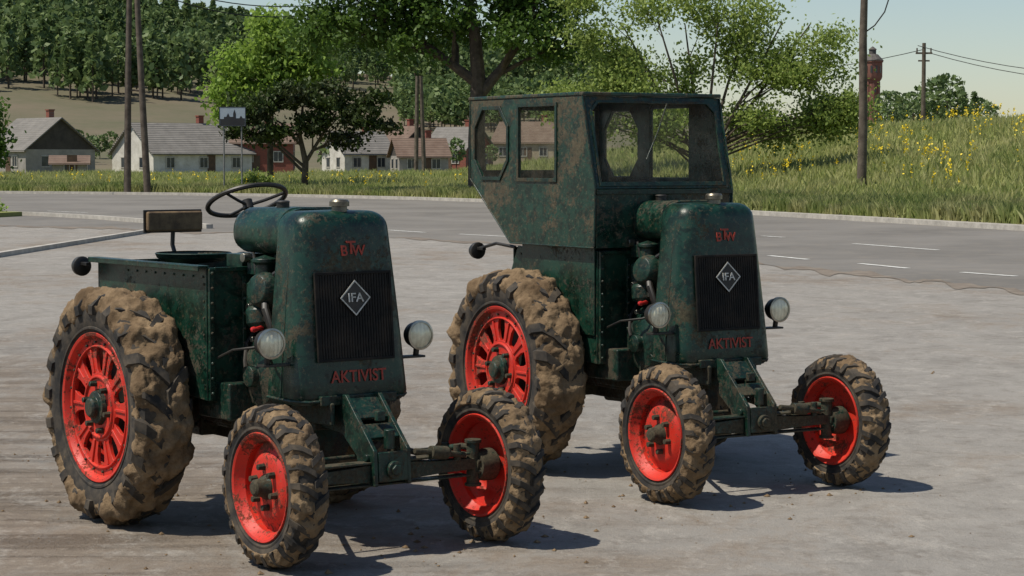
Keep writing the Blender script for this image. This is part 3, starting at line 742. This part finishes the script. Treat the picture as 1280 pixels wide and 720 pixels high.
tree('oak_tree',-1.8,112,cl,46000,.14,LEAF_DARK,[[(0,0,-.3,.62),(0,0,.6,.5),(-.05,0,3,.44),(.05,0,6,.40),(-.1,0,8.2,.32),(-.6,0,11,.2),(-1,0,14,.1)],[(0,0,5.2,.34),(1.2,0,6.6,.24),(2.4,0,8.3,.16),(3.1,.2,10.5,.08)],[(0,0,5.9,.3),(-1.6,0,7.1,.22),(-3.6,0,8.6,.15),(-6,0,9.8,.08)]],3,.55)
cl=[(.4,0,8.6,1.3,1.0),(-1.5,0,7.3,1.2,1.0),(1.3,0,7.0,1.2,1.0),(-2.3,0,5.7,1.1,.8),(.3,0,5.8,1.4,.9),(-.2,0,9.6,.8,.6),(1.9,0,8.3,.9,.8),(-1.9,0,4.4,1.0,.7),(2.6,0,6.8,.9,.7),(2.9,0,8.6,.8,.6)]
tree('linden_tree',-15.3,136,cl,14000,.15,LEAF_LIGHT,[[(0,0,-.3,.2),(0,0,2,.17),(.1,0,5,.12),(0,0,8.5,.04)]],5,.45,sc=1.12)
cl=[(-2.6,0,4.6,1.3,.8),(-.8,0,5.3,1.3,.8),(1.3,0,5.3,1.3,.8),(3.0,0,4.3,1.2,.7),(-1.8,0,3.2,1.2,.6),(.6,0,3.8,1.2,.7),(2.4,0,2.9,1.0,.5),(-3.3,0,3.4,.8,.5),(3.9,0,5.2,.7,.5),(4.3,0,3.6,.7,.4)]
tree('plum_tree',-12.7,131,cl,10500,.13,LEAF_PLUM,[[(0,0,-.3,.2),(.1,0,1.6,.17),(-.2,0,3,.12),(0,0,5,.05)],[(0,0,1.4,.12),(.9,0,2.9,.08),(1.8,0,4.3,.04)]],6,.30,sc=1.12,clumps_per=24)
r_=np.random.default_rng(21); cl=[]
for i in range(38):
    t=r_.uniform(-1,1)
    x_=t*6.5; zt_=8.9-1.4*abs(t)**1.5*3.0; zb=2.6+1.2*abs(t)
    cl.append((x_,r_.uniform(-2.2,2.2),r_.uniform(zb,max(zt_,zb+.8)),r_.uniform(.8,1.35),r_.uniform(.5,.85)))
cl+=[(5.0,0,7.3,1.3,.7),(-5.2,0,7.6,1.3,.9),(0,0,9.4,1.6,.8),(2.5,0,8.8,1.4,.8),(-2.6,0,8.9,1.5,.9),(5.9,0,6.4,.9,.6),(-5.8,0,9.4,1.2,.8),(-3.9,0,6.4,1.2,.8),(1.5,0,7.4,1.4,.8),(3.6,0,6.6,1.2,.7),(6.3,0,4.6,.8,.5),(5.6,0,3.4,.8,.5),(6.2,0,7.8,.8,.5)]
st=[[(0,0,-.3,.12),(dx*.12,0,1.6,.10),(dx*.5,dy*.5,4.2,.07),(dx,dy,7.6,.03)] for dx,dy in ((-3.8,.4),(-2.2,-1),(-.8,1),(.6,-.6),(2.0,.8),(3.6,-.3),(5,.3))]
tree('willow_tree',8.9,100,cl,40000,.095,LEAF_YEL,st,9,.55,clumps_per=18,shellbias=.2)
tree('apple_tree',-37.2,150,[(0,0,5.2,1.5,1.6),(.6,0,3.2,1.5,1.5),(-1,0,4,1.5,1.5)],5000,.2,LEAF_DARK,[[(0,0,-.3,.2),(0,0,5,.08)]],31)
def bush(name,x,y,w,h,n,ls,mat,seed):
    r=np.random.default_rng(seed); z=float(H(x,y)) if y>100 else .1
    k=26; d=r.normal(size=(k,3)); d/=np.linalg.norm(d,axis=1)[:,None]; d[:,2]=abs(d[:,2])
    cc=np.array([x,y,z])+d*np.array([w,w*.6,h])*r.uniform(.4,1,k)[:,None]
    q=(cc[:,None,:]+r.normal(size=(k,n//k,3))*.16*w).reshape(-1,3)
    quickmesh(name,leafquads(q,ls,r),np.arange(len(q)*4).reshape(-1,4),mat,4)
bush('bush',-18.9,76.8,.7,.55,1600,.06,LEAF_LIGHT,4)
bush('bush',-15.2,127,1.2,1.0,1800,.10,LEAF_YEL,5)
def woodland(name,pts,hts,nq,lsize,mat,seed,conic=.5,trunkmat=None):
    r=np.random.default_rng(seed); Vs=[]; tm=MB()
    for (x,y),h in zip(pts,hts):
        z=float(H(x,y)); c=r.uniform(0,1)<conic
        t=r.uniform(0,1,nq)
        if c: rr=h*.20*(1-t)**.75+.15; zz=z+h*(.18+.82*t)
        else: rr=h*.28*np.sqrt(np.clip(1-(2*t-1)**2,0,1))+.1; zz=z+h*(.28+.66*t)
        an=r.uniform(0,2*math.pi,nq); rr=rr*np.sqrt(r.uniform(.25,1,nq))*(1+.25*np.sin(an*3+t*9+x))
        C=np.stack([x+rr*np.cos(an),y+rr*np.sin(an),zz],-1)
        Vs.append(leafquads(C,lsize*h/10,r))
        tm.tube([(x,y,z-.5),(x,y,z+h*.6)],[h*.018,h*.010],5)
    V=np.concatenate(Vs); n=len(V)
    ob=quickmesh('foliage',V,np.arange(n*4).reshape(-1,4),mat,4)
    p=empty(name); ob.parent=p; tm.finish('trunks',BARK,p)
pts=[];hts=[]
r=np.random.default_rng(12)
while len(pts)<900:
    y=r.uniform(435,740); px=r.uniform(-60,800); x=(px-640)/2680*y
    if px<300: ymin=448+12*math.sin(px*.05)+max(0,(px-150))*.35
    else: ymin=545+.05*(px-300)+20*math.sin(px*.03)
    if y<ymin: continue
    pts.append((x,y)); hts.append(r.uniform(9,15.5))
woodland('forest',pts,hts,190,.62,LEAF_HAZED,3,.75)
pts=[];hts=[]
for i in range(110):
    y=r.uniform(420,520); px=r.uniform(500,760); x=(px-640)/2680*y; pts.append((x,y)); hts.append(r.uniform(6,10))
for i in range(60):
    y=r.uniform(242,330); px=r.uniform(80,620); x=(px-640)/2680*y; pts.append((x,y)); hts.append(r.uniform(2.5,5.0))
woodland('village_trees',pts,hts,170,.7,LEAF_HAZED,4,.1)
pts=[];hts=[]
for px,h in [(1015,5),(1026,6.2),(1040,5.8),(1050,6.6),(1060,5.0),(1108,6.5),(1116,7.5),(1130,6.0),(1140,6.8),(1150,5.6),(1160,7.2),(1170,8.2),(1182,8.4),(1190,7),(1203,5.8),(1216,5.4),(1224,6.1),(1234,4.8),(1035,5)]:
    y=r.uniform(270,330); pts.append(((px-640)/2680*y,y)); hts.append(h+.9)
woodland('distant_trees',pts,hts,380,.42,LEAF_HAZED,5,.1)
def bladefield(name,n,umin,umax,d0,d1,hmin,hmax,w,mat,seed,pw=1.4):
    r=np.random.default_rng(seed)
    u=r.uniform(umin,umax,n); d=d0+(d1-d0)*r.uniform(0,1,n)**pw; y=kerbY(u)+d; x=u*y
    den=.5+.5*np.sin(x*.9+np.sin(y*.5)*2)*np.sin(y*.37+x*.21)
    z=H(x,y); h=r.uniform(hmin,hmax,n)*(.75+.4*den); 
    a=r.uniform(0,2*math.pi,n); dx=np.cos(a)*w*r.uniform(.6,1.4,n); dy=np.sin(a)*w
    lx=r.normal(size=n)*h*.28; ly=r.normal(size=n)*h*.28
    B=np.stack([x,y,z-.03],-1)
    V=np.stack([B+np.stack([dx,dy,0*x],-1),B-np.stack([dx,dy,0*x],-1),B+np.stack([lx*.4-dx*.6,ly*.4-dy*.6,h*.6],-1),B+np.stack([lx,ly,h],-1)],1)
    idx=np.arange(n*4).reshape(-1,4)
    quickmesh(name,V,idx[:,[0,1,2,3]],mat,4)
GB=leafmat('grass_blades',(.20,.255,.065),(.36,.385,.14),.45,(.40,.39,.17))
GB2=leafmat('verge_blades',(.13,.19,.045),(.24,.28,.085),.45,(.27,.27,.11))
bladefield('tall_grass',100000,-.29,.29,1.7,72,.28,.62,.040,GB,8)
bladefield('verge_grass',40000,-.29,.29,1.8,9,.30,.62,.035,GB2,9,1)
FLW=leafmat('flower_petals',(.75,.55,.02),(.85,.66,.05),.2)
r=np.random.default_rng(17); n=760
u=np.concatenate([r.uniform(.09,.27,600),r.uniform(-.27,-.02,160)]); d=np.where(u>0,r.uniform(14,68,n),r.uniform(3,30,n)); 
keep=(np.sin(u*90+d*.13)+r.normal(size=n)*.8)>0; u=u[keep];d=d[keep]; n=len(u)
y=kerbY(u)+d; x=u*y; z=H(x,y)+r.uniform(.5,1.05,n)
C=(np.stack([x,y,z],-1)[:,None,:]+r.normal(size=(n,7,3))*np.array([.035,.035,.13])).reshape(-1,3)
quickmesh('wildflowers',leafquads(C,.050,r,aspect=.8),np.arange(len(C)*4).reshape(-1,4),FLW,4)
# ------------------------------------------------------------------ poles, wires, sign
WIRE=simple('cable',(.01,.01,.01),(.02,.02,.02),.6,5)
pA=empty('utility_pole',(-21.6,124,0)); m=MB()
m.tube([(-.62,0,0),(-.5,0,7),(-.32,0,14)],[.21,.18,.15],12); m.tube([(.55,0,0),(.15,0,9),(-.05,0,14)],[.21,.17,.15],12)
m.cyl((-.5,0,6),(.3,0,6),.05); m.finish('twin_shafts',POLEWOOD,pA)
m=MB(); m.box((-.15,0,13.2),(1.8,.12,.12)); m.finish('crossarm',POLEWOOD,pA)
z=float(H(14.35,88)); pB=empty('street_lamp',(14.35,88,z-.2)); m=MB()
m.tube([(-.03,0,0),(.02,0,3),(-.02,0,6.2),(.05,0,9.5)],[.20,.18,.16,.13],14); m.finish('pole_shaft',POLEWOOD,pB)
m=MB(); m.tube([(.1,0,6.5),(.45,0,6.75),(.85,0,7.3),(1.1,0,8.1),(1.2,0,9.0)],.028,8); m.cyl((-.1,0,6.5),(.12,0,6.5),.03); m.finish('lamp_arm',BLACK,pB)
m=MB(); m.lathe([(0,.03),(.05,.08),(.2,.2),(.24,.2),(.24,0)],(1.2,0,9.2),(.1,0,-1),16); m.finish('lamp_head',BLACK,pB)
z=float(H(32.5,170)); pC=empty('utility_pole',(32.5,170,z-.2)); m=MB()
m.tube([(0,0,0),(0,0,11.4-z)],[.2,.15],10); m.finish('pole_shaft',POLEWOOD,pC)
m=MB(); m.box((0,0,10.6-z),(1.3,.14,.14)); m.box((0,0,10.0-z),(.9,.12,.12)); 
for q in (-.55,0,.55): m.cyl((q,0,10.65-z),(q,0,11.0-z),.06)
m.finish('crossarm',POLEWOOD,pC)
pD=empty('utility_pole',(-8.2,190,float(H(-8.2,190)))); m=MB(); m.tube([(-.3,0,-.2),(-.15,0,8.8)],[.2,.16],8); m.tube([(.45,0,-.2),(.15,0,8.8)],[.2,.16],8); m.finish('twin_shafts',POLEWOOD,pD)
def wire(pts_ends,sag,rad_=.02,n=18):
    a,b=Vector(pts_ends[0]),Vector(pts_ends[1]); m=MB()
    m.tube([a.lerp(b,i/n)-Vector((0,0,sag*4*(i/n)*(1-i/n))) for i in range(n+1)],rad_,5); return m
w=MB()
for q,(a,b,s,rr) in enumerate([((32,170,11),(62,160,10.8),2.4,.03),((33,170,10.4),(63,160,10.2),2.4,.03),((32.5,170,10.7),(5,190,10.5),1.6,.03),((-21.9,124,12.2),(-9,140,12.5),1.6,.035),((-21.9,124,12.6),(-9,140,12.8),1.3,.035),((-21.9,124,12.4),(-60,110,13),1.5,.035)]):
    t=wire((a,b),s,rr); w.add(t.v,t.f)
w.finish('overhead_wires',WIRE)
ps=empty('town_sign',(-16.3,125.5,0)); m=MB()
for s in (-1,1): m.cyl((s*.52,0,0),(s*.52,0,4.0 if s<0 else 5.0),.045)
m.finish('posts',simple('grey_steel',(.12,.12,.12),(.2,.2,.19),.5,4),ps)
m=MB(); m.box((0,-.06,4.52),(1.56,.05,1.14)); m.finish('sign_panel',simple('sign_sheet',(.30,.36,.42),(.36,.42,.47),.5,2),ps,.01)
m=MB(); sk=[(-.72,4.0),(.72,4.0),(.72,4.42),(.6,4.42),(.5,4.58),(.4,4.42),(.2,4.42),(.2,4.68),(.12,4.93),(.04,4.68),(.04,4.5),(-.15,4.5),(-.25,4.72),(-.36,4.5),(-.5,4.5),(-.5,4.38),(-.72,4.38)]
m.plate(sk,[],MXZ(-.093),.006); m.plate([(-.78,3.95),(.78,3.95),(.78,5.09),(-.78,5.09)],[[(-.74,3.99),(.74,3.99),(.74,5.05),(-.74,5.05)]],MXZ(-.096),.01)
m.finish('skyline_pictogram',simple('sign_black',(.012,.012,.014),(.02,.02,.02),.5,2),ps)
# ------------------------------------------------------------------ houses
def wallmat(name,c1,c2,brick=False):
    m,nt,out=newmat(name); v=objvec(nt,False)
    n=noise_n(nt,v,1.1,6,.7)
    if brick:
        b=N(nt,'ShaderNodeTexBrick'); b.inputs['Scale'].default_value=3; b.inputs['Color1'].default_value=(*c1,1); b.inputs['Color2'].default_value=(*c2,1); b.inputs['Mortar'].default_value=(.2,.15,.12,1); b.inputs['Mortar Size'].default_value=.008
        mp=N(nt,'ShaderNodeMapping'); mp.inputs['Rotation'].default_value=(rad(90),0,0); L(nt,v,mp.inputs[0]); L(nt,mp.outputs[0],b.inputs['Vector']); c=mix(nt,math_n(nt,'MULTIPLY',n,.4),b.outputs['Color'],c2)
    else: c=mix(nt,ramp(nt,n,.35,.7),c1,c2)
    bsdf(nt,out,c,.9,0,None); return m
def roofmat(name,c1,c2):
    m,nt,out=newmat(name); v=objvec(nt,False)
    n=noise_n(nt,v,.9,6,.7); w=N(nt,'ShaderNodeTexWave',bands_direction='Z'); w.inputs['Scale'].default_value=1.6; L(nt,v,w.inputs['Vector'])
    c=mix(nt,ramp(nt,n,.35,.65),c1,c2); c=mix(nt,math_n(nt,'MULTIPLY',w.outputs['Fac'],.25),c,(.05,.045,.04))
    bsdf(nt,out,c,.85,0,bump(nt,w.outputs['Fac'],.06)); return m
PLA=wallmat('white_plaster',(.60,.58,.53),(.38,.36,.31)); BRK=wallmat('red_brick',(.24,.065,.042),(.16,.048,.033),True); DRK=wallmat('dark_boards',(.035,.030,.026),(.07,.06,.05)); GRY=wallmat('grey_render',(.30,.28,.25),(.20,.185,.165)); OCH=wallmat('ochre_render',(.40,.33,.24),(.28,.22,.15))
RGR=roofmat('grey_slate',(.15,.14,.125),(.22,.205,.185)); RBR=roofmat('brown_tiles',(.13,.08,.055),(.19,.13,.095)); WINM=simple('window_pane',(.02,.025,.03),(.05,.06,.07),.15,1); FRM=simple('window_frame_paint',(.45,.43,.38),(.3,.28,.25),.7,3); DOOR=simple('door_wood',(.10,.055,.03),(.06,.035,.02),.7,3)
def house(name,x,y,rz,w,d,hw,hr,wall,roof,gable=None,z=None,chim=True,nwin=3):
    """ridge along local X; w along ridge, d across"""
    z=float(H(x,y))-.3 if z is None else z
    p=empty(name,(x,y,z),rad(rz)); hw+=.3
    m=MB(); vs=[(-w/2,-d/2,0),(w/2,-d/2,0),(w/2,d/2,0),(-w/2,d/2,0),(-w/2,-d/2,hw),(w/2,-d/2,hw),(w/2,d/2,hw),(-w/2,d/2,hw)]
    m.add(vs,[(0,1,5,4),(1,2,6,5),(2,3,7,6),(3,0,4,7),(0,3,2,1)]); m.finish('walls',wall,p,ang=20)
    m=MB(); t=.02
    for s in (-1,1): m.add([(s*(w/2-t),-d/2,hw),(s*(w/2-t),d/2,hw),(s*(w/2-t),0,hw+hr)],[(0,1,2)])
    m.finish('gables',gable or wall,p,ang=20)
    m=MB(); ov=.35; k=hr/(d/2)
    for s in (-1,1):
        a=[(-w/2-ov,s*(d/2+ov),hw-ov*k+.03),(w/2+ov,s*(d/2+ov),hw-ov*k+.03),(w/2+ov,0,hw+hr+.03),(-w/2-ov,0,hw+hr+.03)]
        b=[(q[0],q[1],q[2]+.14) for q in a]; m.add(a+b,[(0,1,2,3),(4,5,6,7),(0,1,5,4),(1,2,6,5),(2,3,7,6),(3,0,4,7)])
    m.finish('roof',roof,p,ang=20)
    if chim:
        m=MB(); m.box((w*.2,.3,hw+hr+.3),(.6,.6,1.2)); m.box((w*.2,.3,hw+hr+.95),(.75,.75,.12)); m.finish('chimney',BRK,p)
    m=MB(); f=MB()
    for i in range(nwin):
        xx=-w/2+w*(i+.5)/nwin
        m.box((xx,-d/2-.02,hw*.58),(.9,.05,1.0)); f.plate([(xx-.55,hw*.58-.6),(xx+.55,hw*.58-.6),(xx+.55,hw*.58+.6),(xx-.55,hw*.58+.6)],[[(xx-.45,hw*.58-.5),(xx+.45,hw*.58-.5),(xx+.45,hw*.58+.5),(xx-.45,hw*.58+.5)]],MXZ(-d/2-.08),.07)
        f.box((xx,-d/2-.06,hw*.58),(.06,.04,1.0))
    for s in (-1,1):
        for yy in (-d*.22,d*.22):
            m.box((s*(w/2+.01),yy,hw*.58),(.05,.8,1.0)); f.box((s*(w/2+.03),yy,hw*.58+.55),(.07,1.0,.1)); f.box((s*(w/2+.03),yy,hw*.58-.55),(.07,1.0,.1))
    m.finish('windows',WINM,p); f.finish('window_frames',FRM,p)
    m=MB(); m.box((w*.08,-d/2-.025,1.15),(.95,.05,2.1)); m.finish('door',DOOR,p)
house('plaster_house',-35.0,228,40,12,8.5,2.1,3.0,PLA,RGR,PLA)
house('barn',-48.8,222,-48,8.5,8,2.6,3.1,GRY,RGR,DRK,nwin=2)
house('shed',-42.2,205,10,3.2,2.6,1.1,.6,GRY,RBR,DRK,chim=False,nwin=1)
house('brick_house',-28.3,232,4,9.5,6.5,3.3,1.9,BRK,RBR,BRK)
house('village_house',-37.5,268,-20,9,7,2.9,2.6,PLA,RBR,PLA)
house('village_house',-17.5,243,30,6,6,2.2,2.3,PLA,RGR,PLA,nwin=2)
house('village_house',-13.5,262,-55,8,6.5,2.4,2.8,OCH,RBR,DRK,nwin=2)
house('village_house',-10.3,238,15,5.5,5,1.8,1.8,GRY,RBR,DRK,nwin=2)
house('village_house',-6.3,256,-35,6,5.5,2.6,2.4,BRK,RGR,BRK,nwin=2)
house('village_house',2.5,270,-20,8,6.5,2.6,2.4,OCH,RBR,BRK)
# ------------------------------------------------------------------ water tower
tx,ty=100.4,600; tz=float(H(tx,ty)); p=empty('water_tower',(tx,ty,tz)); top=33.6-tz
TB=wallmat('tower_brick',(.24,.105,.075),(.18,.078,.056)); TD=simple('tower_roof',(.07,.06,.055),(.11,.10,.09),.8,1)
m=MB(); m.lathe([(0,2.5),(2,2.4),(2.05,2.1),(top-10.2,1.95),(top-10,2.15),(top-9.7,2.15),(top-9.2,2.55),(top-8.6,2.75),(top-4.6,2.75),(top-4.5,3.0),(top-4.1,3.0)],(0,0,0),(0,0,1),12)
for i in range(8):
    t=i*math.pi/4; M=Matrix.Rotation(t,4,'Z'); m.box((2.05,0,(top-10)/2+1),(.25,.5,top-12),M)
m.finish('brick_shaft',TB,p,ang=20)
m=MB(); m.lathe([(top-4.1,3.1),(top-4.0,3.1),(top-2.3,1.5),(top-2.2,1.0),(top-1.0,1.0),(top-.95,1.25),(top,0)],(0,0,0),(0,0,1),12); m.finish('tower_roof',TD,p,ang=20)
m=MB()
for i in range(12):
    M=Matrix.Rotation(i*math.pi/6+.26,4,'Z'); m.box((2.70,0,top-6.5),(.12,.55,2.0),M)
for i in range(4):
    M=Matrix.Rotation(-math.pi/2+.2,4,'Z'); m.box((2.0,0,5+i*4.2),(.35,.5,1.1),M)
m.finish('tower_windows',WINM,p)
# ------------------------------------------------------------------ light, sky, camera
ts=Vector((-.53,-.20,1.0)).normalized(); el=math.asin(ts.z); rot=math.atan2(ts.x,ts.y)
w=bpy.data.worlds.new('World'); scene.world=w; w.use_nodes=True; nt=w.node_tree
bg=nt.nodes['Background']; sky=nt.nodes.new('ShaderNodeTexSky'); sky.sky_type='NISHITA'; sky.sun_disc=False; sky.sun_elevation=el; sky.sun_rotation=rot
sky.air_density=1.0; sky.dust_density=.4; sky.ozone_density=1.4
nt.links.new(sky.outputs[0],bg.inputs[0]); bg.inputs[1].default_value=.098
sd=bpy.data.lights.new('sun','SUN'); sd.energy=5.0; sd.angle=rad(.5); sd.color=(1,.93,.81); so=bpy.data.objects.new('sun',sd); COL.objects.link(so)
so.rotation_euler=ts.to_track_quat('Z','Y').to_euler()
cd=bpy.data.cameras.new('camera'); cd.sensor_width=36; cd.lens=75.4; cd.clip_end=6000; cam=bpy.data.objects.new('camera',cd); COL.objects.link(cam)
cam.location=(0,0,2); cam.rotation_euler=(rad(90-3.42),0,0); scene.camera=cam
scene.view_settings.view_transform='Standard'
